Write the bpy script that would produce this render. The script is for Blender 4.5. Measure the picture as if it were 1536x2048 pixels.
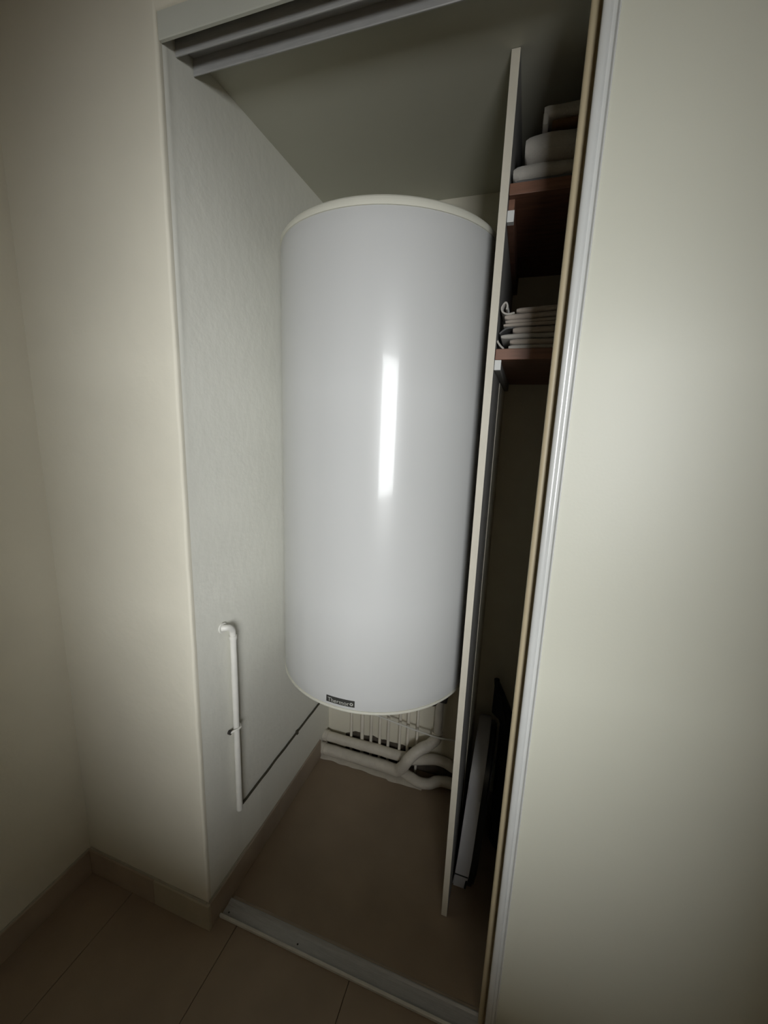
import bpy, bmesh, math, random
from mathutils import Vector, Matrix, noise

for o in list(bpy.data.objects):
    bpy.data.objects.remove(o, do_unlink=True)
scene = bpy.context.scene
COL = scene.collection
PI = math.pi
random.seed(7)

# ------------------------------------------------------------------ camera
cam_data = bpy.data.cameras.new('camera')
cam_data.sensor_fit = 'HORIZONTAL'
cam_data.sensor_width = 36.0
cam_data.lens = 19.244
cam_data.clip_start = 0.01
cam = bpy.data.objects.new('camera', cam_data)
COL.objects.link(cam)
R3 = Matrix(((0.9464573, -0.0975417, 0.3077405),
             (0.3207127, 0.1751215, -0.9308468),
             (0.0369044, 0.9797031, 0.1970279)))
cam.matrix_world = Matrix.Translation((0.6865, -0.6930, 1.35)) @ R3.to_4x4()
scene.camera = cam

# ------------------------------------------------------------------ light and exposure
# daylight of an overcast sky: a wide window in the room behind, shining through the
# opening of an added unseen wall, sized to make the light fall off
WALLY = -1.15                                        # corridor face of the added wall
THICK = 0.10
HX0, HX1, HZ0, HZ1 = 0.44, 1.25, 0.79, 1.75          # opening sized to shape the light
FARY = -3.60                                         # wall with the window
WX0, WX1, WZ0, WZ1 = 1.30, 2.90, 0.50, 2.35          # the window
world = bpy.data.worlds.new('overcast_sky')
scene.world = world
world.use_nodes = True
bg = world.node_tree.nodes['Background']
bg.inputs['Color'].default_value = (0.97, 0.99, 1.0, 1)
bg.inputs['Strength'].default_value = 25.0
pl = bpy.data.lights.new('window_portal', 'AREA')
pl.shape = 'RECTANGLE'
pl.size = WX1 - WX0
pl.size_y = WZ1 - WZ0
pl.cycles.is_portal = True
po = bpy.data.objects.new('window_portal', pl)
po.location = ((WX0 + WX1) / 2, FARY - 0.14, (WZ0 + WZ1) / 2)
po.rotation_euler = (PI / 2, 0, 0)      # -Z of the lamp faces +Y
COL.objects.link(po)
scene.view_settings.view_transform = 'Standard'
scene.view_settings.look = 'None'
scene.view_settings.gamma = 1.0
scene.view_settings.use_curve_mapping = False
scene.view_settings.exposure = 0.0
scene.cycles.use_denoising = True
scene.cycles.max_bounces = 10
scene.cycles.diffuse_bounces = 6
scene.cycles.caustics_reflective = False

# ------------------------------------------------------------------ materials
def mat(name, col, rough=0.6, metal=0.0, coat=0.0, spec=0.5, mott=0.0, mscale=4.0, bump=0.0, bscale=60.0,
        tint=None, stretch=None, sheen=0.0):
    m = bpy.data.materials.new(name)
    m.use_nodes = True
    nt = m.node_tree
    b = nt.nodes['Principled BSDF']
    b.inputs['Base Color'].default_value = (*col, 1)
    b.inputs['Roughness'].default_value = rough
    b.inputs['Metallic'].default_value = metal
    b.inputs['Coat Weight'].default_value = coat
    b.inputs['Coat Roughness'].default_value = 0.08
    b.inputs['Specular IOR Level'].default_value = spec
    b.inputs['Sheen Weight'].default_value = sheen
    tc = nt.nodes.new('ShaderNodeTexCoord')
    src = tc.outputs['Object']
    if stretch:
        mp = nt.nodes.new('ShaderNodeMapping')
        mp.inputs['Scale'].default_value = stretch
        nt.links.new(src, mp.inputs['Vector'])
        src = mp.outputs['Vector']
    if mott > 0:
        n = nt.nodes.new('ShaderNodeTexNoise')
        n.inputs['Scale'].default_value = mscale
        n.inputs['Detail'].default_value = 5
        nt.links.new(src, n.inputs['Vector'])
        r = nt.nodes.new('ShaderNodeValToRGB')
        r.color_ramp.elements[0].position = 0.3
        r.color_ramp.elements[1].position = 0.7
        t = tint or tuple(c * (1 - mott) for c in col)
        r.color_ramp.elements[0].color = (*t, 1)
        r.color_ramp.elements[1].color = (*col, 1)
        nt.links.new(n.outputs['Fac'], r.inputs['Fac'])
        nt.links.new(r.outputs['Color'], b.inputs['Base Color'])
    if bump > 0:
        n2 = nt.nodes.new('ShaderNodeTexNoise')
        n2.inputs['Scale'].default_value = bscale
        n2.inputs['Detail'].default_value = 4
        nt.links.new(src, n2.inputs['Vector'])
        bp = nt.nodes.new('ShaderNodeBump')
        bp.inputs['Strength'].default_value = bump
        bp.inputs['Distance'].default_value = 0.01
        nt.links.new(n2.outputs['Fac'], bp.inputs['Height'])
        nt.links.new(bp.outputs['Normal'], b.inputs['Normal'])
    return m

M = {}
M['plaster_lit'] = mat('lit_painted_plaster', (0.72, 0.715, 0.645), 0.75, mott=0.05, mscale=5, bump=0.12, bscale=35)  # closet left plaster made paler to stand in for light from the right
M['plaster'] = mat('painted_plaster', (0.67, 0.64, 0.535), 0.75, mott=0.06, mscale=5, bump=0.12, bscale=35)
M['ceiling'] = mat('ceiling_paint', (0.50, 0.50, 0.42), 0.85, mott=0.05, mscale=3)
M['tile'] = mat('brown_floor_tile', (0.285, 0.218, 0.152), 0.55, mott=0.2, mscale=7, tint=(0.235, 0.178, 0.124), bump=0.05, bscale=50)
M['tile_skirt'] = mat('brown_skirting_tile', (0.44, 0.39, 0.29), 0.5, mott=0.2, mscale=9)
M['tile_skirt_dark'] = mat('brown_skirting_tile_dark', (0.36, 0.295, 0.225), 0.5, mott=0.2, mscale=9)
M['grout'] = mat('dark_grout', (0.05, 0.038, 0.028), 0.9, mott=0.2, mscale=40)
M['shade_strip'] = mat('painted_dark_shade', (0.10, 0.082, 0.062), 0.9, mott=0.4, mscale=40, bump=0.3, bscale=120)  # dark colour standing in for shade at the foot of the back wall
M['caulk'] = mat('skirting_caulk', (0.36, 0.34, 0.27), 0.8, mott=0.2, mscale=30)
M['enamel'] = mat('white_enamel', (0.54, 0.545, 0.535), 0.30, coat=0.30, spec=0.35, mott=0.03, mscale=3)
M['cap'] = mat('cream_plastic', (0.66, 0.65, 0.56), 0.45, mott=0.04, mscale=12)
M['badge'] = mat('badge_plate', (0.05, 0.05, 0.045), 0.4, mott=0.2, mscale=60)
M['badge_text'] = mat('badge_lettering', (0.50, 0.50, 0.46), 0.4, mott=0.1, mscale=80)
M['dark_metal'] = mat('dark_metal', (0.05, 0.045, 0.04), 0.5, metal=0.4, mott=0.3, mscale=40)
M['pipe'] = mat('painted_pipe', (0.62, 0.58, 0.50), 0.5, mott=0.18, mscale=18, bump=0.25, bscale=70)
M['riser'] = mat('painted_riser', (0.74, 0.70, 0.61), 0.5, mott=0.12, mscale=18, bump=0.2, bscale=70)
M['whitepipe'] = mat('white_painted_pipe', (0.70, 0.69, 0.64), 0.45, mott=0.08, mscale=30)
M['cable'] = mat('dark_cable', (0.06, 0.055, 0.035), 0.6, mott=0.3, mscale=40)
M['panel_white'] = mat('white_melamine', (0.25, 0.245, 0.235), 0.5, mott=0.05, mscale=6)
M['cream_edge'] = mat('cream_edge_band', (0.66, 0.62, 0.52), 0.5, mott=0.06, mscale=20)
M['door'] = mat('cream_door_laminate', (0.72, 0.72, 0.61), 0.42, mott=0.03, mscale=3, bump=0.02, bscale=200)
M['stile'] = mat('white_lacquered_profile', (0.70, 0.71, 0.69), 0.25, coat=0.5, mott=0.03, mscale=30)
M['stile_tan'] = mat('tan_profile', (0.52, 0.44, 0.29), 0.45, mott=0.08, mscale=30)  # tan, darker than the front door's profile
M['fascia'] = mat('grey_fascia', (0.50, 0.51, 0.45), 0.55, mott=0.05, mscale=10)
M['alu'] = mat('grey_aluminium', (0.42, 0.42, 0.41), 0.45, metal=0.2, mott=0.15, mscale=30, stretch=(1, 12, 12))
M['lip'] = mat('pale_lip', (0.62, 0.61, 0.55), 0.5, mott=0.12, mscale=40)  # front lip paler than the rest of the track
M['shelf'] = mat('red_brown_wood', (0.22, 0.105, 0.065), 0.5, mott=0.35, mscale=7, stretch=(2, 18, 18))
M['linen'] = mat('off_white_linen', (0.40, 0.35, 0.30), 0.9, mott=0.12, mscale=16, bump=0.2, bscale=220, sheen=0.2)
M['linen_pale'] = mat('pale_linen', (0.42, 0.40, 0.36), 0.9, mott=0.12, mscale=14, bump=0.2, bscale=220, sheen=0.2)
M['linen_brown'] = mat('brown_cloth', (0.16, 0.085, 0.04), 0.9, mott=0.3, mscale=30, bump=0.2, bscale=220)
M['linen_grey'] = mat('grey_cloth', (0.12, 0.12, 0.12), 0.9, mott=0.3, mscale=30, bump=0.2, bscale=220)
M['shell'] = mat('white_plastic_shell', (0.46, 0.46, 0.47), 0.4, mott=0.05, mscale=15)
M['black'] = mat('black_plastic', (0.008, 0.008, 0.010), 0.35, mott=0.3, mscale=20)
M['bag'] = mat('black_fabric', (0.016, 0.016, 0.018), 0.9, mott=0.3, mscale=30, bump=0.3, bscale=120)
M['taupe'] = mat('taupe_paint', (0.42, 0.38, 0.32), 0.8, mott=0.05, mscale=4)
M['reveal'] = mat('window_reveal_paint', (0.30, 0.26, 0.21), 0.7, mott=0.05, mscale=5)
M['wood_dark'] = mat('dark_window_wood', (0.20, 0.13, 0.08), 0.5, mott=0.3, mscale=6, stretch=(12, 12, 2))

# ------------------------------------------------------------------ mesh helpers
def obj(name, bm, m, parent=None, smooth=False, **props):
    me = bpy.data.meshes.new(name)
    bmesh.ops.recalc_face_normals(bm, faces=bm.faces)
    if smooth:
        for f in bm.faces:
            f.smooth = True
    bm.to_mesh(me)
    bm.free()
    me.materials.append(m)
    if smooth:
        try:
            me.set_sharp_from_angle(angle=math.radians(40))
        except Exception:
            pass
    o = bpy.data.objects.new(name, me)
    COL.objects.link(o)
    if parent is not None:
        o.parent = parent
        o.matrix_parent_inverse = parent.matrix_world.inverted() if False else Matrix.Translation(-parent.location)
    for k, v in props.items():
        o[k] = v
    return o

def thing(name, label, cat, loc=(0, 0, 0), group=None):
    o = bpy.data.objects.new(name, None)
    o.empty_display_size = 0.05
    o.location = loc
    COL.objects.link(o)
    o['label'] = label
    o['category'] = cat
    if group:
        o['group'] = group
    return o

def add_box(bm, x0, x1, y0, y1, z0, z1, bev=0.0, seg=2):
    vs = [bm.verts.new((x, y, z)) for x in (x0, x1) for y in (y0, y1) for z in (z0, z1)]
    F = [(0, 1, 3, 2), (4, 6, 7, 5), (0, 4, 5, 1), (2, 3, 7, 6), (0, 2, 6, 4), (1, 5, 7, 3)]
    fs = [bm.faces.new([vs[i] for i in f]) for f in F]
    if bev > 0:
        es = list({e for f in fs for e in f.edges})
        bmesh.ops.bevel(bm, geom=es, offset=bev, segments=seg, profile=0.5, affect='EDGES')
    return vs

def box(*a, **k):
    bm = bmesh.new()
    add_box(bm, *a, **k)
    return bm

def prism(profile, axis, a0, a1):
    """closed 2D profile extruded along an axis. axis 'x': profile is (y,z); 'z': (x,y); 'y': (x,z)"""
    bm = bmesh.new()
    def p(u, v, a):
        return {'x': (a, u, v), 'y': (u, a, v), 'z': (u, v, a)}[axis]
    A = [bm.verts.new(p(u, v, a0)) for u, v in profile]
    B = [bm.verts.new(p(u, v, a1)) for u, v in profile]
    n = len(profile)
    for i in range(n):
        bm.faces.new((A[i], A[(i + 1) % n], B[(i + 1) % n], B[i]))
    bm.faces.new(A)
    bm.faces.new(B[::-1])
    return bm

def smooth_path(pts, n=8):
    """Catmull-Rom through the points"""
    P = [Vector(p) for p in pts]
    P = [P[0] * 2 - P[1]] + P + [P[-1] * 2 - P[-2]]
    out = []
    for i in range(1, len(P) - 2):
        p0, p1, p2, p3 = P[i - 1:i + 3]
        for k in range(n):
            t = k / n
            out.append(0.5 * ((2 * p1) + (p2 - p0) * t + (2 * p0 - 5 * p1 + 4 * p2 - p3) * t * t + (3 * p1 - p0 - 3 * p2 + p3) * t ** 3))
    out.append(P[-2])
    return out

def add_tube(bm, pts, r, seg=14, wob=0.0, seed=0.0, caps=True):
    pts = [Vector(p) for p in pts]
    rings = []
    t0 = (pts[1] - pts[0]).normalized()
    up = Vector((0, 0, 1)) if abs(t0.z) < 0.9 else Vector((1, 0, 0))
    nrm = (up - t0 * up.dot(t0)).normalized()
    for i, p in enumerate(pts):
        if i == 0:
            t = t0
        elif i == len(pts) - 1:
            t = (pts[-1] - pts[-2]).normalized()
        else:
            t = (pts[i + 1] - pts[i - 1]).normalized()
        nrm = (nrm - t * nrm.dot(t)).normalized()
        bn = t.cross(nrm)
        rr = r[i] if isinstance(r, (list, tuple)) else r
        ring = []
        for k in range(seg):
            a = 2 * PI * k / seg
            d = nrm * math.cos(a) + bn * math.sin(a)
            q = p + d * rr
            if wob:
                q = q + d * rr * wob * noise.noise(q * 30 + Vector((seed, 0, 0)))
            ring.append(bm.verts.new(q))
        rings.append(ring)
    for A, B in zip(rings, rings[1:]):
        for k in range(seg):
            bm.faces.new((A[k], A[(k + 1) % seg], B[(k + 1) % seg], B[k]))
    if caps:
        bm.faces.new(rings[0][::-1])
        bm.faces.new(rings[-1])

def tube(pts, r, **k):
    bm = bmesh.new()
    add_tube(bm, pts, r, **k)
    return bm

def line(a, b, n=20):
    a, b = Vector(a), Vector(b)
    return [a.lerp(b, i / n) for i in range(n + 1)]

def lathe(prof, seg=96, c=(0, 0)):
    """profile of (radius, z); radius 0 at an end closes it with a pole"""
    bm = bmesh.new()
    rings = []
    for r, z in prof:
        if r < 1e-6:
            rings.append([bm.verts.new((c[0], c[1], z))])
        else:
            rings.append([bm.verts.new((c[0] + r * math.cos(2 * PI * k / seg), c[1] + r * math.sin(2 * PI * k / seg), z)) for k in range(seg)])
    for A, B in zip(rings, rings[1:]):
        if len(A) == 1 and len(B) == 1:
            continue
        for k in range(seg):
            j = (k + 1) % seg
            if len(A) == 1:
                bm.faces.new((A[0], B[j], B[k]))
            elif len(B) == 1:
                bm.faces.new((A[k], A[j], B[0]))
            else:
                bm.faces.new((A[k], A[j], B[j], B[k]))
    return bm

# ------------------------------------------------------------------ dimensions (metres)
CXL, CXR = -0.436, 1.75          # corridor left / right wall faces
D = 0.7216                       # back wall of the closet
CLX = 1.45                       # right end of the closet
HC = 2.055                       # closet ceiling / lintel underside
HROOM = 2.45
HB = 0.082                       # skirting height

# ------------------------------------------------------------------ structure
obj('wall_left', box(CXL - 0.1, CXL, WALLY - 0.1, 0.0, -0.02, HROOM), M['plaster'], kind='structure')
obj('wall_right', box(CXR, CXR + 0.1, WALLY - 0.1, 0.0, -0.02, HROOM), M['taupe'], kind='structure')

# pier between corridor corner and closet opening, its arris rounded and slightly uneven
def pier():
    bm = bmesh.new()
    zs = [-0.02 + (HROOM + 0.02) * i / 120 for i in range(121)]
    rings = []
    for z in zs:
        w = 0.0012 * noise.noise(Vector((3.1, 0, z * 9))) + 0.0008 * noise.noise(Vector((1.7, 5, z * 31)))
        r = 0.006 + 0.0015 * noise.noise(Vector((0, 2, z * 6)))
        prof = [(CXL - 0.1, 0.0), (-0.03, 0.0), (-r, w * 0.3)]
        for k in range(1, 6):
            a = PI / 2 * k / 6
            prof.append((-r + r * math.sin(a) + w, r - r * math.cos(a) + w * 0.3))
        prof += [(w, r), (-0.0002, 0.0115), (-0.0004, 0.013), (CXL - 0.1, 0.013)]
        rings.append([bm.verts.new((x, y, z)) for x, y in prof])
    n = len(rings[0])
    for A, B in zip(rings, rings[1:]):
        for k in range(n):
            bm.faces.new((A[k], A[(k + 1) % n], B[(k + 1) % n], B[k]))
    bm.faces.new(rings[0])
    bm.faces.new(rings[-1][::-1])
    return bm
obj('wall_front', pier(), M['plaster'], smooth=True, kind='structure')
def closet_left():
    # plaster slightly uneven near the front edge, with a faint ridge in its upper part
    bm = bmesh.new()
    ys = [0.013, 0.017, 0.021, 0.025, 0.03, 0.04, 0.06, 0.10, 0.2, 0.4, D + 0.1]
    zs = [-0.02 + (HROOM + 0.02) * i / 120 for i in range(121)]
    rows = []
    for z in zs:
        row = [bm.verts.new((-0.1, 0.013, z))]
        for y in ys:
            k = max(0.0, 1 - abs(y - 0.021) / 0.009) * min(1.0, max(0.0, (z - 1.2) / 0.5))
            x = -0.0004 + k * (0.0011 + 0.0012 * noise.noise(Vector((4, y * 40, z * 8)))) if 0.013 < y < 0.04 else -0.0004
            row.append(bm.verts.new((x, y, z)))
        row.append(bm.verts.new((-0.1, D + 0.1, z)))
        rows.append(row)
    n = len(rows[0])
    for A, B in zip(rows, rows[1:]):
        for k in range(n):
            bm.faces.new((A[k], A[(k + 1) % n], B[(k + 1) % n], B[k]))
    bm.faces.new(rows[0])
    bm.faces.new(rows[-1][::-1])
    return bm
obj('wall_closet_left', closet_left(), M['plaster_lit'], smooth=True, kind='structure')
wb = obj('wall_back', box(-0.0018, CLX + 0.1, D, D + 0.1, -0.02, HROOM), M['plaster'], kind='structure')
# dark strip painted in place of shade behind the lower ends of the thin pipes
def shade_strip_mesh():
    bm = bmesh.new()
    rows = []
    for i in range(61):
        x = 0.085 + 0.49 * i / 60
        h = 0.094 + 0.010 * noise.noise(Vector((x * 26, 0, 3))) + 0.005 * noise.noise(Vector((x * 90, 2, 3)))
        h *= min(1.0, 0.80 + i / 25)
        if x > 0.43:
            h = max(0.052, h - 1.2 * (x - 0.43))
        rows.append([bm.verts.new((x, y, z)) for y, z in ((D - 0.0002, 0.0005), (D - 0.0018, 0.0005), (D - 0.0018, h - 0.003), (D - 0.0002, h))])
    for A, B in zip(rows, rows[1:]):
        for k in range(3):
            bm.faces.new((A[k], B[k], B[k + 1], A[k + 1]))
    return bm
obj('base_shade', shade_strip_mesh(), M['shade_strip'], wb)
obj('wall_closet_right', box(CLX, CLX + 0.1, 0.0, D, -0.02, HROOM), M['plaster'], kind='structure')
obj('wall_front_right', box(CLX + 0.1, CXR + 0.1, 0.0, 0.1, -0.02, HROOM), M['plaster'], kind='structure')
# lintel over the opening with a soft lower arris
lint = [(0.0, HC + 0.012), (0.001, HC + 0.006), (0.005, HC + 0.0015), (0.012, HC), (0.09, HC), (0.09, HROOM), (0.0, HROOM)]
obj('wall_lintel', prism(lint, 'x', -0.001, CLX), M['plaster'], smooth=True, kind='structure')
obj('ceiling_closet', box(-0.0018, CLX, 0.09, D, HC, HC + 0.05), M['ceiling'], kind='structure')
obj('ceiling', box(CXL - 0.1, CXR + 0.1, WALLY - 0.1, 0.1, HROOM, HROOM + 0.08), M['taupe'], kind='structure')

# added wall behind the camera, its opening masks the daylight; room and window beyond
def wall_with_hole(name, xa, xb, ya, yb, hole, m):
    h0, h1, k0, k1 = hole
    bm = bmesh.new()
    add_box(bm, xa, h0, ya, yb, -0.02, HROOM)
    add_box(bm, h1, xb, ya, yb, -0.02, HROOM)
    add_box(bm, h0, h1, ya, yb, -0.02, k0)
    add_box(bm, h0, h1, ya, yb, k1, HROOM)
    return obj(name, bm, m, kind='structure')
RX0, RX1 = -1.2, 3.3
wall_with_hole('wall_light_mask', RX0 - 0.1, RX1 + 0.1, WALLY - THICK, WALLY, (HX0, HX1, HZ0, HZ1), M['taupe'])
wall_with_hole('wall_window_side', RX0 - 0.1, RX1 + 0.1, FARY - 0.12, FARY, (WX0, WX1, WZ0, WZ1), M['taupe'])
obj('wall_room_left', box(RX0 - 0.1, RX0, FARY, WALLY - THICK, -0.02, HROOM), M['taupe'], kind='structure')
obj('wall_room_right', box(RX1, RX1 + 0.1, FARY, WALLY - THICK, -0.02, HROOM), M['taupe'], kind='structure')
obj('floor_room', box(RX0 - 0.1, RX1 + 0.1, FARY - 0.12, WALLY - 0.1, -0.03, 0.0), M['tile'], kind='structure')
obj('ceiling_room', box(RX0 - 0.1, RX1 + 0.1, FARY - 0.12, WALLY - 0.1, HROOM, HROOM + 0.08), M['taupe'], kind='structure')
bm = bmesh.new()
t, fy0, fy1 = 0.05, FARY - 0.09, FARY - 0.04
add_box(bm, WX0, WX0 + t, fy0, fy1, WZ0, WZ1)
add_box(bm, WX1 - t, WX1, fy0, fy1, WZ0, WZ1)
add_box(bm, WX0 + t, WX1 - t, fy0, fy1, WZ0, WZ0 + t)
add_box(bm, WX0 + t, WX1 - t, fy0, fy1, WZ1 - t, WZ1)
w1 = obj('window_1', bm, M['reveal'], kind='structure')

# floor: dark bed, brown tiles in front of the closet, one plain sheet of the same brown inside it
fl = obj('floor', box(CXL - 0.1, CXR + 0.1, WALLY - 0.1, D + 0.1, -0.03, -0.003), M['grout'], kind='structure')
TS, TL, GAP = 0.3353, 0.42, 0.0014
X0, Y0 = 0.068, 0.052
def tile(x0, x1, y0, y1):
    bm = bmesh.new()
    add_box(bm, x0, x1, y0, y1, -0.0029, 0.0, bev=0.0008, seg=1)
    return obj('tile', bm, M['tile'], fl)
for i in range(-2, 5):
    for j in range(-3, 0):
        a, b = X0 + i * TS, X0 + (i + 1) * TS
        c, d = Y0 + j * TL, Y0 + (j + 1) * TL
        a, b = max(a, CXL), min(b, CXR)
        if b - a < 0.01:
            continue
        if c < -0.9:
            continue
        tile(a + GAP / 2, b - GAP / 2, c + GAP / 2, d - GAP / 2)
obj('closet_floor_sheet', box(0.0, CLX, Y0, D, -0.0029, 0.0), M['tile'], fl)

# skirting tiles
SK = 0.0092
def skirting(name, runs):
    root = None
    for i, (bx, m) in enumerate(runs):
        bm = box(*bx, bev=0.0015, seg=2)
        if root is None:
            root = obj(name, bm, m, kind='structure')
        else:
            obj('skirting_tile', bm, m, root)
    return root
g = 0.0008
bl = skirting('baseboard_left', [((CXL, CXL + SK, -0.267, -SK, 0.0003, HB), M['tile_skirt_dark']),
                                 ((CXL, CXL + SK, -0.602, -0.267 - g, 0.0003, HB), M['tile_skirt_dark']),
                                 ((CXL, CXL + SK, WALLY, -0.602 - g, 0.0003, HB), M['tile_skirt_dark'])])
bf = skirting('baseboard_front', [((-0.182, SK, -SK, 0.0, 0.0003, HB), M['tile_skirt']),
                                  ((CXL, -0.182 - g, -SK, 0.0, 0.0003, HB), M['tile_skirt_dark'])])
bc = skirting('baseboard_closet', [((0.0, SK, 0.0002, 0.335, 0.0003, HB), M['tile_skirt_dark']),
                                   ((0.0, SK, 0.335 + g, 0.640, 0.0003, HB), M['tile_skirt_dark'])])
# pale caulk line along the top of each skirting
def caulk(parent, pts):
    bm = bmesh.new()
    add_tube(bm, pts, [0.003 + 0.001 * noise.noise(Vector(p) * 25) for p in pts], seg=8)
    obj('caulk', bm, M['caulk'], parent)
caulk(bl, line((CXL + 0.002, -0.62, HB), (CXL + 0.002, -0.006, HB), 40))
caulk(bf, line((CXL + 0.004, -0.002, HB), (-0.002, -0.002, HB), 40))
caulk(bc, line((0.002, 0.004, HB), (0.002, 0.64, HB), 50))

# ------------------------------------------------------------------ bottom track
bt = thing('bottom_door_track', 'grey aluminium floor track crossing the closet threshold', 'track', (SK, 0.05, 0))
TX0, TX1 = SK + 0.002, CLX - 0.002
def lip(y0, y1, h):
    return [(y0, 0.0004), (y0, h - 0.002), (y0 + 0.002, h), (y1 - 0.0015, h), (y1, h - 0.0015), (y1, 0.0004)]
obj('channel', prism([(0.0345, 0.0004), (0.0345, 0.0012), (0.050, 0.0014), (0.062, 0.0022), (0.069, 0.0040), (0.0715, 0.0062), (0.0715, 0.0004)], 'x', TX0, TX1), M['alu'], bt)
obj('front_lip', prism(lip(0.0276, 0.0345, 0.0095), 'x', TX0 - 0.001, TX1), M['lip'], bt)
obj('rear_lip', prism(lip(0.0715, 0.077, 0.0075), 'x', TX0 + 0.001, TX1), M['alu'], bt)
obj('threshold_strip', prism([(0.0772, 0.0003), (0.0772, 0.003), (0.083, 0.003), (0.0875, 0.0003)], 'x', TX0 + 0.004, TX1), M['tile_skirt_dark'], bt)
for x, y in ((0.028, 0.045), (0.246, 0.047)):
    bm = lathe([(0, 0.0042), (0.0014, 0.0040), (0.0022, 0.0032), (0.0022, 0.0024)], 12, (x, y))
    obj('screw', bm, M['dark_metal'], bt)

# ------------------------------------------------------------------ top rail
RT0, RT1 = 0.0015, CLX - 0.002
tr = thing('top_door_rail', 'grey double sliding door rail under the lintel with two hanging fins', 'rail', (0.0, 0.05, HC))
fas = [(0.004, 2.0145), (0.0055, 2.013), (0.011, 2.013), (0.012, 2.0145), (0.012, HC - 0.0006), (0.004, HC - 0.0006)]
obj('fascia', prism(fas, 'x', RT0, RT1), M['fascia'], tr)
obj('rail_bed', prism([(0.0123, 2.044), (0.0123, HC - 0.0006), (0.0895, HC - 0.0006), (0.0895, 2.044)], 'x', RT0, RT1), M['alu'], tr)
for fy in (0.0423, 0.0868):
    fin = [(fy, 2.0437), (fy, 2.017), (fy + 0.0008, 2.0156), (fy + 0.0026, 2.0156), (fy + 0.0034, 2.017), (fy + 0.0034, 2.0437)]
    obj('fin', prism(fin, 'x', RT0, RT1), M['alu'], tr)

# ------------------------------------------------------------------ sliding doors
def door(name, x0, x1, yf, th, panel_m, stile_m):
    z0, z1 = 0.010, 2.040
    d = obj(name, box(x0 + 0.022, x1, yf + 0.002, yf + th - 0.001, z0, z1), panel_m, kind='structure')
    # stile: bull-nose, groove, lip
    prof = [(x0 + 0.0225, yf + th)]
    prof += [(x0 + 0.001, yf + th), (x0, yf + th - 0.001), (x0, yf + 0.003)]
    for k in range(0, 7):
        a = PI * k / 6
        prof.append((x0 + 0.006 - 0.006 * math.cos(a), yf + 0.003 - 0.003 * math.sin(a)))
    prof += [(x0 + 0.0135, yf + 0.0052), (x0 + 0.016, yf + 0.0056), (x0 + 0.0185, yf + 0.0048), (x0 + 0.0195, yf + 0.001), (x0 + 0.0205, yf), (x0 + 0.022, yf), (x0 + 0.0225, yf + 0.0015)]
    obj('stile', prism(prof, 'z', z0, z1), stile_m, d, smooth=True)
    return d
door('door_1', 0.7290, 1.445, 0.029, 0.0125, M['door'], M['stile'])
door('door_2', 0.7148, 1.440, 0.052, 0.0145, M['door'], M['stile_tan'])

# ------------------------------------------------------------------ water heater
HX, HY, RR, ZB, ZT = 0.3119, 0.4177, 0.2771, 0.6645, 1.7775
wh = thing('water_heater', 'large white cylindrical water heater hung on the closet back wall', 'water heater', (HX, HY, ZB))
jp = [(RR - 0.006, ZB + 0.0005), (RR - 0.001, ZB + 0.001), (RR, ZB + 0.004)]
for i in range(1, 40):
    jp.append((RR, ZB + 0.004 + (ZT - ZB - 0.008) * i / 40))
jp += [(RR, ZT - 0.004), (RR - 0.001, ZT - 0.001), (RR - 0.006, ZT - 0.0005)]
bm = lathe(jp, 160, (HX, HY))
for v in bm.verts:      # sheet metal is never perfectly true
    dx, dy = v.co.x - HX, v.co.y - HY
    k = 0.0005 * noise.noise(Vector((dx * 14, dy * 14, v.co.z * 2.2)))
    v.co.x += dx * k / RR
    v.co.y += dy * k / RR
obj('jacket', bm, M['enamel'], wh, smooth=True)
rc = RR + 0.0012
cp = [(RR - 0.02, ZT - 0.004), (rc, ZT - 0.0004), (rc, ZT + 0.009), (rc - 0.001, ZT + 0.0105)]
for k in range(0, 9):
    a = PI / 2 * k / 8
    cp.append((rc - 0.003 - 0.050 * (1 - math.cos(a)), ZT + 0.0105 + 0.020 * math.sin(a)))
cp += [(rc - 0.12, ZT + 0.035), (0, ZT + 0.038)]
obj('top_cap', lathe(cp, 128, (HX, HY)), M['cap'], wh, smooth=True)
bp_ = [(RR - 0.02, ZB + 0.004), (rc, ZB + 0.0004), (rc, ZB - 0.0055), (rc - 0.0015, ZB - 0.0075), (RR - 0.03, ZB - 0.018), (RR - 0.08, ZB - 0.028), (0, ZB - 0.030)]
obj('bottom_cap', lathe(bp_, 128, (HX, HY)), M['cap'], wh, smooth=True)
# badge: plate wrapped on the jacket with lettering
B_A0 = math.atan2(0.143 - HY, 0.2765 - HX)
B_A1 = math.atan2(0.144 - HY, 0.3525 - HX)
bm = bmesh.new()
NB = 14
rows = []
for i in range(NB + 1):
    a = B_A0 + (B_A1 - B_A0) * i / NB
    ca, sa = math.cos(a), math.sin(a)
    rows.append([bm.verts.new((HX + (RR + dr) * ca, HY + (RR + dr) * sa, z)) for dr, z in
                 ((0.0003, 0.6738), (0.0016, 0.6742), (0.0016, 0.6908), (0.0003, 0.6912))])
for A, B in zip(rows, rows[1:]):
    for k in range(3):
        bm.faces.new((A[k], B[k], B[k + 1], A[k + 1]))
bm.faces.new(rows[0])
bm.faces.new(rows[-1][::-1])
badge = obj('badge', bm, M['badge'], wh)
cu = bpy.data.curves.new('badge_lettering', 'FONT')
cu.body = 'Thermor'
cu.size = 0.0165
cu.extrude = 0.0
cu.space_character = 1.02
tmp = bpy.data.objects.new('badge_lettering', cu)
COL.objects.link(tmp)
bpy.context.view_layer.update()
me = bpy.data.meshes.new_from_object(tmp.evaluated_get(bpy.context.evaluated_depsgraph_get()))
bpy.data.objects.remove(tmp, do_unlink=True)
bm = bmesh.new()
bm.from_mesh(me)
bpy.data.meshes.remove(me)
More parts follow.
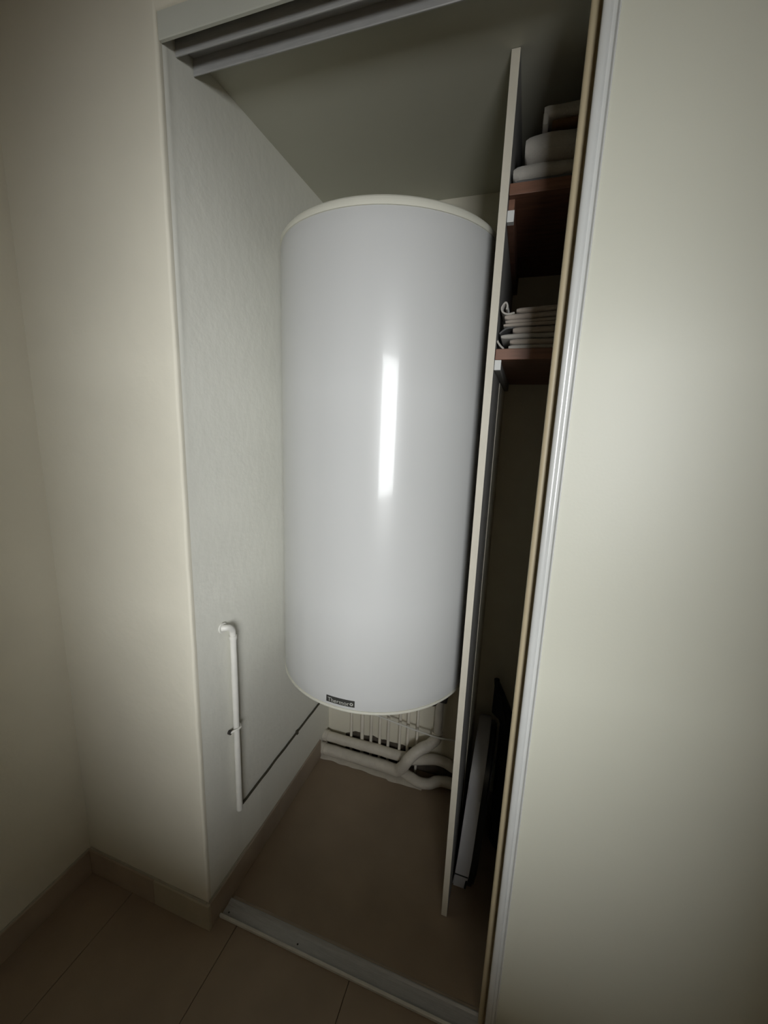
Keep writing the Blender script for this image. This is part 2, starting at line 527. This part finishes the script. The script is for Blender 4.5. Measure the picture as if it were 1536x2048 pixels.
xs = [v.co.x for v in bm.verts]
wtx = max(xs) - min(xs)
SPAN = 0.058
x_min, x_max = min(xs), max(xs)
# a small round emblem after the word
cx_e = x_max + (x_max - x_min) * 0.10
re = 0.0042 * (x_max - x_min) / SPAN
ring = [[bm.verts.new((cx_e + rr_ * math.cos(2 * PI * k / 20), 0.0055 * wtx / SPAN + rr_ * math.sin(2 * PI * k / 20), 0)) for k in range(20)] for rr_ in (re * 0.5, re)]
for k in range(20):
    bm.faces.new((ring[0][k], ring[0][(k + 1) % 20], ring[1][(k + 1) % 20], ring[1][k]))
sc = SPAN / wtx
for v in bm.verts:
    x = (v.co.x - x_min) * sc
    a = B_A0 + 0.0045 / RR + x / RR
    z = 0.6768 + v.co.y * min(sc, 1.0)
    v.co = (HX + (RR + 0.0021) * math.cos(a), HY + (RR + 0.0021) * math.sin(a), z)
obj('badge_lettering', bm, M['badge_text'], badge)
# fittings below: cold/hot stubs and safety group; brackets at the back
bm = bmesh.new()
add_tube(bm, line((0.470, 0.60, 0.655), (0.470, 0.60, 0.40), 6), 0.011, seg=12)
add_tube(bm, line((0.470, 0.60, 0.47), (0.470, 0.60, 0.41), 4), 0.018, seg=8)
obj('safety_valve', bm, M['dark_metal'], wh)
bm = bmesh.new()
add_box(bm, 0.484, 0.520, 0.575, 0.62, 0.43, 0.49, bev=0.004)
add_tube(bm, line((0.502, 0.60, 0.485), (0.502, 0.60, 0.655), 4), 0.010, seg=12)
add_tube(bm, line((0.487, 0.60, 0.45), (0.470, 0.60, 0.45), 3), 0.008, seg=12)
obj('valve_body', bm, M['dark_metal'], wh)
for z in (0.86, 1.56):
    bm = box(HX - 0.19, HX + 0.19, 0.675, D - 0.0005, z, z + 0.05, bev=0.003)
    obj('wall_bracket', bm, M['dark_metal'], wh)

# ------------------------------------------------------------------ pipes at the back wall
ph = thing('heating_pipe', 'thick cream painted pipe along the back wall, the upper of two', 'pipe', (0.0, 0.685, 0.07))
pts = line((0.0, 0.685, 0.069), (0.39, 0.688, 0.072), 30) + smooth_path([(0.42, 0.690, 0.078), (0.465, 0.692, 0.094), (0.51, 0.692, 0.096), (0.55, 0.688, 0.088), (0.592, 0.684, 0.080)], 6)
obj('pipe_run', tube(pts, 0.0195, seg=18, wob=0.10, seed=1), M['pipe'], ph, smooth=True)
for x in (0.006,):
    obj('pipe_collar', tube(line((x - 0.005, 0.685, 0.069), (x + 0.016, 0.685, 0.069), 4), 0.0225, seg=18, wob=0.15), M['pipe'], ph, smooth=True)
pl2 = thing('heating_pipe', 'thick cream pipe lying on the floor at the back, bending upward at its right end', 'pipe', (0.0, 0.66, 0.0))
pts = line((0.0, 0.662, 0.0255), (0.27, 0.664, 0.0255), 24) + smooth_path([(0.30, 0.660, 0.027), (0.335, 0.652, 0.036), (0.358, 0.642, 0.062), (0.378, 0.636, 0.105), (0.398, 0.640, 0.135), (0.425, 0.656, 0.157), (0.452, 0.676, 0.168), (0.472, 0.692, 0.185), (0.477, 0.698, 0.215)], 6)
obj('pipe_run', tube(pts, [0.0225] * 26 + [0.0215] * (len(pts) - 26), seg=18, wob=0.10, seed=4), M['pipe'], pl2, smooth=True)
obj('pipe_riser', tube(line((0.477, 0.698, 0.21), (0.484, 0.700, 0.66), 12), 0.0155, seg=16, wob=0.06), M['pipe'], pl2, smooth=True)
obj('pipe_collar', tube(line((0.0005, 0.662, 0.0255), (0.018, 0.662, 0.0255), 4), 0.0252, seg=18, wob=0.12), M['pipe'], pl2, smooth=True)
pts = smooth_path([(0.352, 0.672, 0.020), (0.39, 0.655, 0.0205), (0.43, 0.642, 0.022), (0.465, 0.646, 0.024), (0.492, 0.660, 0.030), (0.52, 0.667, 0.033), (0.591, 0.667, 0.033)], 6)
obj('pipe_branch', tube(pts, 0.0195, seg=18, wob=0.12, seed=9), M['pipe'], pl2, smooth=True)
# mortar smeared under the floor pipe
bm = bmesh.new()
N = 40
row = []
for i in range(N + 1):
    x = 0.002 + 0.44 * i / N
    w = 0.010 + 0.010 * noise.noise(Vector((x * 22, 0.3, 0))) + (0.010 if x > 0.3 else 0)
    row.append([bm.verts.new(q) for q in ((x, 0.640 - w * 0.6, 0.0005), (x, 0.647, 0.006), (x, 0.668, 0.006), (x, 0.668, 0.0005))])
for A, B in zip(row, row[1:]):
    for k in range(3):
        bm.faces.new((A[k], B[k], B[k + 1], A[k + 1]))
obj('mortar_bed', bm, M['pipe'], pl2, smooth=True)

GP = 'row of thin pipes behind the water heater'
ords = ['leftmost', 'second from the left', 'third from the left', 'fourth from the left', 'fourth from the right', 'third from the right', 'second from the right', 'rightmost']
for (x, r), od in zip([(0.117, 0.0055), (0.166, 0.0075), (0.205, 0.006), (0.243, 0.0058), (0.279, 0.006), (0.327, 0.0058), (0.360, 0.006), (0.398, 0.0055)], ords):
    t_ = obj('riser_pipe', tube(line((x - 0.003, D - 0.017, 0.82), (x, D - 0.017, 0.0005), 24), r, seg=12, wob=0.06, seed=x), M['riser'], smooth=True)
    t_['label'] = 'thin cream vertical pipe below the heater, %s of its row' % od
    t_['category'] = 'pipe'
    t_['group'] = GP
cb = obj('thin_cable', tube(smooth_path([(0.18, 0.668, 0.252), (0.230, 0.668, 0.243), (0.328, 0.668, 0.230), (0.43, 0.668, 0.219), (0.492, 0.668, 0.216), (0.53, 0.675, 0.214), (0.5915, 0.685, 0.214)], 8), 0.0032, seg=8), M['whitepipe'], smooth=True)
cb['label'] = 'thin pale cable slanting across the vertical pipes under the heater'
cb['category'] = 'cable'

# ------------------------------------------------------------------ left closet wall fittings
wp = thing('wall_pipe', 'thin white painted pipe standing upright on the left closet wall', 'pipe', (0.0, 0.124, 0.27))
pts = smooth_path([(0.001, 0.098, 0.838), (0.010, 0.103, 0.838), (0.013, 0.112, 0.834), (0.0125, 0.122, 0.822), (0.0115, 0.126, 0.805)], 6) + line((0.0115, 0.1262, 0.79), (0.0115, 0.1262, 0.262), 24)
obj('pipe_run', tube(pts, 0.0085, seg=14, wob=0.08), M['whitepipe'], wp, smooth=True)
obj('pipe_rosette', tube(line((0.0004, 0.100, 0.838), (0.004, 0.100, 0.838), 2), 0.014, seg=16, wob=0.2), M['whitepipe'], wp, smooth=True)
obj('elbow_ring', tube(line((0.0115, 0.1262, 0.806), (0.0115, 0.1262, 0.796), 2), 0.0102, seg=14), M['whitepipe'], wp, smooth=True)
bm = tube(smooth_path([(0.001, 0.108, 0.520), (0.008, 0.110, 0.526), (0.016, 0.114, 0.531), (0.021, 0.122, 0.532), (0.021, 0.132, 0.532), (0.012, 0.139, 0.532), (0.002, 0.140, 0.532)], 5), 0.0028, seg=8)
obj('pipe_clip', bm, M['whitepipe'], wp, smooth=True)
obj('clip_screw', tube(line((0.0004, 0.108, 0.526), (0.0075, 0.108, 0.526), 2), 0.0062, seg=12), M['dark_metal'], wp, smooth=True)

lp = obj('wall_plinth', prism([(-0.0004, 0.148), (0.0036, 0.235), (0.0040, D - 0.0005), (-0.0004, D - 0.0005)], 'z', 0.0835, 0.2525), M['plaster_lit'])
lp['label'] = 'low white built-out plinth strip along the foot of the left closet wall'
lp['category'] = 'plinth'
cpts = [Vector((0.0042 + 0.0012 * noise.noise(Vector((y * 20, 0, 1))), y, 0.2565 + 0.0012 * noise.noise(Vector((y * 14, 2, 0))))) for y in [0.140 + (D - 0.142) * i / 50 for i in range(51)]]
dc = thing('dark_cable', 'dark thin cable running level along the left closet wall to the back', 'cable', (0.0, 0.14, 0.256))
obj('cable_run', tube(cpts, 0.0034, seg=8), M['cable'], dc, smooth=True)
obj('cable_clip', box(0.0005, 0.0095, 0.452, 0.462, 0.250, 0.264, bev=0.002), M['cable'], dc)

# ------------------------------------------------------------------ partition and shelves
PX0, PX1, PY = 0.5922, 0.6084, 0.2477
pp = thing('partition_panel', 'tall white partition board with a cream front edge right of the water heater', 'partition', (0.60, 0.48, 0))
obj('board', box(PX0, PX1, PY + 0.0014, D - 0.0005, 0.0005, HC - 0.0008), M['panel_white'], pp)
obj('edge_band', box(PX0, PX1, PY, PY + 0.0013, 0.0005, HC - 0.0008, bev=0.0003), M['cream_edge'], pp)
obj('backing_strip', box(PX1 + 0.0002, PX1 + 0.0022, 0.463, D - 0.0008, 0.12, 1.480, bev=0.0006), M['cream_edge'], pp)

SY = 0.256
def shelf(label, z0, z1, cz0, cz1, low):
    s = thing('shelf', label, 'shelf', (0.9, 0.48, z0), group='brown closet shelves')
    obj('shelf_board', box(PX1 + 0.0006, CLX - 0.0006, SY, D - 0.0006, z0, z1, bev=0.0012), M['shelf'], s)
    obj('front_cleat_end', box(PX1 + 0.0006, PX1 + 0.0140, 0.2565, 0.272, cz0, cz1, bev=0.0006), M['stile'], s, label='white squared end of the shelf support')
    obj('cleat', box(PX1 + 0.0006, PX1 + 0.0120, 0.2722, D - 0.001, cz0, z0 - 0.0002), M['shelf'] if not low else M['panel_white'], s)
    return s
shelf('lower brown wooden shelf beside the partition, carrying thin folded cloths', 1.5045, 1.5265, 1.4835, 1.5040, True)
shelf('upper brown wooden shelf beside the partition, carrying thick folded linens', 1.8145, 1.8355, 1.7670, 1.7880, False)

# ------------------------------------------------------------------ folded linens
def folded(name, x0, x1, y0, y1, z0, z1, m, seed, label, layers=2, group=None, sag=0.0, lean=0.0, rough=0.0012):
    """folded cloth: flat body whose front shows the rounded folds"""
    bm = bmesh.new()
    h = (z1 - z0) / layers
    NX = 22
    for L in range(layers):
        zc0 = z0 + h * L
        sx = random.Random(seed * 13 + L)
        xa = x0 + sx.uniform(-0.003, 0.004)
        yf = y0 + sx.uniform(0, 0.004)
        rows_ = []
        for i in range(NX + 1):
            x = xa + (x1 - xa) * (i / NX) ** 1.25
            e = 1.0 if i > 1 else (0.55 if i == 0 else 0.9)
            prof = []
            hh = h * 0.5 * e
            zc = zc0 + h * 0.5
            K = 8
            for k in range(K + 1):
                a = PI / 2 + PI * k / K
                prof.append((yf + hh * 1.1 + hh * 1.1 * math.cos(a), zc + hh * math.sin(a)))
            prof += [(y1, zc - hh), (y1, zc + hh)]
            ring = []
            for (py, pz) in prof:
                v = Vector((x, py, pz))
                nz = noise.noise(Vector((x * 18, seed * 3.7 + L, py * 6)))
                ny = noise.noise(Vector((x * 28, seed * 1.3 + L * 2, pz * 60)))
                v.z += rough * nz * 0.6 + lean * min((x - x0) / 0.11, 1.0)
                v.y += rough * 2 * ny if py < y1 - 0.01 else 0
                ring.append(bm.verts.new(v))
            rows_.append(ring)
        n = len(rows_[0])
        for A, B in zip(rows_, rows_[1:]):
            for k in range(n):
                bm.faces.new((A[k], A[(k + 1) % n], B[(k + 1) % n], B[k]))
        bm.faces.new(rows_[0])
        bm.faces.new(rows_[-1][::-1])
    o = obj(name, bm, m, smooth=True)
    o['label'] = label
    o['category'] = 'linen'
    if group:
        o['group'] = group
    return o

GL = 'folded cloths on the lower shelf'
XR = 0.93
z = 1.5268
low = [
    (0.634, 0.0108, 'linen_pale', 1, 'thin folded pale cloth lying on the lower shelf, bottom of the stack'),
    (0.633, 0.0120, 'linen', 1, 'folded beige cloth second from the bottom of the lower stack'),
    (0.619, 0.0105, 'linen_pale', 1, 'folded beige cloth third from the bottom, its rounded fold sticking out left'),
    (0.636, 0.0130, 'linen', 1, 'folded beige cloth in the middle of the lower shelf stack'),
    (0.621, 0.0140, 'linen', 2, 'thick double folded beige cloth third from the top of the lower stack'),
    (0.620, 0.0125, 'linen', 1, 'folded beige cloth second from the top, with a curled up left end'),
    (0.640, 0.0110, 'linen', 1, 'folded dusky beige cloth topmost on the lower shelf stack'),
]
tops = []
for i, (x0, h, m, ly, lb) in enumerate(low):
    o = folded('folded_cloth', x0, XR, 0.268 + 0.002 * (i % 3), 0.60, z, z + h - 0.0007, M[m], 5 + i, lb, ly, GL, lean=0.0008 * i)
    tops.append((o, z, h))
    z += h
# curled end of the second cloth from the top
o6, z6, h6 = tops[5]
def ribbon(path, y0, y1, th, ny=8, seed=0.0):
    bm = bmesh.new()
    P2 = [Vector((p[0], 0, p[1])) for p in path]
    sm = smooth_path(P2, 6)
    rows_ = []
    for j in range(ny + 1):
        y = y0 + (y1 - y0) * j / ny
        up_, dn_ = [], []
        for i, p in enumerate(sm):
            t_ = (sm[min(i + 1, len(sm) - 1)] - sm[max(i - 1, 0)]).normalized()
            nn = Vector((-t_.z, 0, t_.x))
            w = 0.0008 * noise.noise(Vector((p.x * 60, y * 30 + seed, p.z * 60)))
            up_.append(Vector((p.x, y + 0.002 * noise.noise(Vector((p.x * 90, p.z * 90, seed))), p.z)) + nn * (th / 2 + w))
            dn_.append(Vector((p.x, y + 0.002 * noise.noise(Vector((p.x * 90, p.z * 90, seed))), p.z)) - nn * (th / 2 - w))
        rows_.append([bm.verts.new(q) for q in up_ + dn_[::-1]])
    n = len(rows_[0])
    for A, B in zip(rows_, rows_[1:]):
        for k in range(n):
            bm.faces.new((A[k], A[(k + 1) % n], B[(k + 1) % n], B[k]))
    bm.faces.new(rows_[0])
    bm.faces.new(rows_[-1][::-1])
    return bm
obj('curled_end', ribbon([(0.640, z6 + h6 + 0.001), (0.626, z6 + h6 - 0.001), (0.616, z6 + h6 + 0.003), (0.6125, z6 + h6 + 0.011), (0.616, z6 + h6 + 0.019), (0.621, z6 + h6 + 0.022), (0.6245, z6 + h6 + 0.016), (0.6235, z6 + h6 + 0.008)], 0.272, 0.34, 0.0034, seed=2), M['linen_pale'], o6, smooth=True)
o4, z4, h4 = tops[3]
obj('loose_fold', ribbon([(0.640, z4 + h4 - 0.002), (0.628, z4 + h4 - 0.003), (0.618, z4 + h4 - 0.008), (0.6125, z4 + h4 - 0.013)], 0.272, 0.36, 0.003, seed=5), M['linen_grey'], o4, smooth=True)
cc = obj('cloth_corner', ribbon([(0.6105, 1.5450), (0.6125, 1.541), (0.618, 1.534), (0.624, 1.5285)], 0.266, 0.33, 0.0035, seed=8), M['linen_pale'], smooth=True)
cc['label'] = 'small pale cloth propped at the left end of the lower shelf against the partition'
cc['category'] = 'linen'

GU = 'folded linens on the upper shelf'
folded('folded_cloth', 0.622, XR, 0.262, 0.60, 1.8358, 1.8445, M['linen_grey'], 31, 'thin dark grey cloth lying flat on the upper shelf under the linens', 1, GU)
folded('folded_linen', 0.614, XR, 0.266, 0.60, 1.8452, 1.8748, M['linen_pale'], 32, 'folded off-white linen at the bottom of the upper shelf pile', 1, GU, rough=0.003)
folded('folded_linen', 0.628, XR, 0.268, 0.60, 1.8775, 1.9335, M['linen_pale'], 35, 'thickest folded off-white linen in the middle of the upper shelf pile', 1, GU, rough=0.003)
folded('folded_cloth', 0.675, XR, 0.276, 0.58, 1.9355, 1.9480, M['linen_brown'], 37, 'folded brown cloth wrapped inside the topmost white linen', 1, GU)
topm = folded('folded_linen', 0.660, XR, 0.268, 0.58, 1.9495, 1.9730, M['linen_pale'], 39, 'off-white linen topmost on the upper shelf, draped over brown cloth', 1, GU, rough=0.003)
obj('hanging_fold', box(0.6595, 0.6700, 0.272, 0.55, 1.9358, 1.9600, bev=0.004), M['linen_pale'], topm, smooth=True)

# ------------------------------------------------------------------ things on the closet floor behind the partition
ap = thing('slim_appliance', 'slim upright appliance with white curved rim and black side behind the partition', 'appliance', (0.63, 0.5, 0))
def rim_profile(inset=0.0, zbase=0.004):
    # outline in (y, z): rounded front, curving back towards the top
    pts_ = []
    f = [(0.330, 0.012), (0.323, 0.035), (0.320, 0.075), (0.321, 0.13), (0.326, 0.19), (0.335, 0.25), (0.349, 0.31), (0.367, 0.36), (0.390, 0.395), (0.425, 0.415), (0.47, 0.422), (0.55, 0.422), (0.60, 0.41), (0.64, 0.37), (0.655, 0.30), (0.66, 0.20), (0.655, 0.09), (0.645, 0.03), (0.635, 0.012)]
    c = Vector((0.49, 0.21))
    for y, z_ in f:
        v = Vector((y, z_))
        d = (v - c).normalized()
        v = v - d * inset
        pts_.append((v.x, max(v.y, zbase)))
    return pts_
AX0, AX1 = 0.6140, 0.6535
def sheared(bm):
    for v in bm.verts:
        v.co.x += 0.045 * v.co.z - 0.012 * max(0, 0.1 - v.co.z) * 5
    return bm
bm = prism(rim_profile(), 'x', AX0, AX1)
bmesh.ops.bevel(bm, geom=[e for e in bm.edges if abs(e.verts[0].co.x - e.verts[1].co.x) < 1e-6], offset=0.003, segments=2, affect='EDGES')
# cut the shell at the seam so that the foot is a separate piece
def half(bm, keep_above, zc):
    g_ = bm.verts[:] + bm.edges[:] + bm.faces[:]
    r_ = bmesh.ops.bisect_plane(bm, geom=g_, plane_co=(0, 0, zc), plane_no=(0, 0, 1), clear_inner=keep_above, clear_outer=not keep_above)
    es = [e for e in r_['geom_cut'] if isinstance(e, bmesh.types.BMEdge)]
    bmesh.ops.contextual_create(bm, geom=es)
    return bm
bm2 = bm.copy()
obj('shell', sheared(half(bm, True, 0.0700)), M['shell'], ap, smooth=True)
obj('foot', sheared(half(bm2, False, 0.0655)), M['shell'], ap, smooth=True)
obj('seam', sheared(prism([(0.3199, 0.0656), (0.3199, 0.0699), (0.65, 0.0699), (0.65, 0.0656)], 'x', AX0 - 0.0003, AX1 - 0.0012)), M['black'], ap)
bm = prism(rim_profile(0.010, 0.012), 'x', AX1 + 0.0002, AX1 + 0.020)
bmesh.ops.bevel(bm, geom=[e for e in bm.edges if abs(e.verts[0].co.x - e.verts[1].co.x) < 1e-6 and e.verts[0].co.x > AX1 + 0.01], offset=0.006, segments=3, affect='EDGES')
obj('black_face', sheared(bm), M['black'], ap, smooth=True)
obj('slot', sheared(box(AX1 - 0.006, AX1 - 0.0005, 0.3195, 0.3235, 0.026, 0.054)), M['black'], ap)

bag = bmesh.new()
NS, NZ = 40, 26
rings = []
for i in range(NZ + 1):
    t_ = i / NZ
    z_ = 0.001 + 0.545 * t_
    rad = 0.135 * (1 - t_) ** 0.75 * (1 if t_ > 0.05 else 0.85 + 3 * t_) + 0.004
    ring = []
    for k in range(NS):
        a = 2 * PI * k / NS
        fold = 1 + (0.12 * math.cos(5 * a + 1.5 * t_) + 0.08 * math.cos(9 * a - 2 * t_)) * (0.4 + 0.6 * t_)
        x = 0.790 - 0.113 * t_ ** 1.1 + 0.78 * rad * fold * math.cos(a)
        y = 0.565 + 0.04 * t_ + 0.80 * rad * fold * math.sin(a)
        ring.append(bag.verts.new((max(x, 0.70 if z_ < 0.44 else 0.6705), min(y, D - 0.004), z_)))
    rings.append(ring)
for A, B in zip(rings, rings[1:]):
    for k in range(NS):
        bag.faces.new((A[k], A[(k + 1) % NS], B[(k + 1) % NS], B[k]))
bag.faces.new(rings[0][::-1])
bag.faces.new(rings[-1])
bo = thing('fabric_bag', 'black fabric bag gathered to a point, at the back of the shelf compartment', 'bag', (0.79, 0.565, 0))
obj('bag_body', bag, M['bag'], bo, smooth=True)
obj('bag_tie', tube(line((0.6785, 0.6048, 0.525), (0.676, 0.605, 0.548), 3), 0.0085, seg=10), M['bag'], bo, smooth=True)
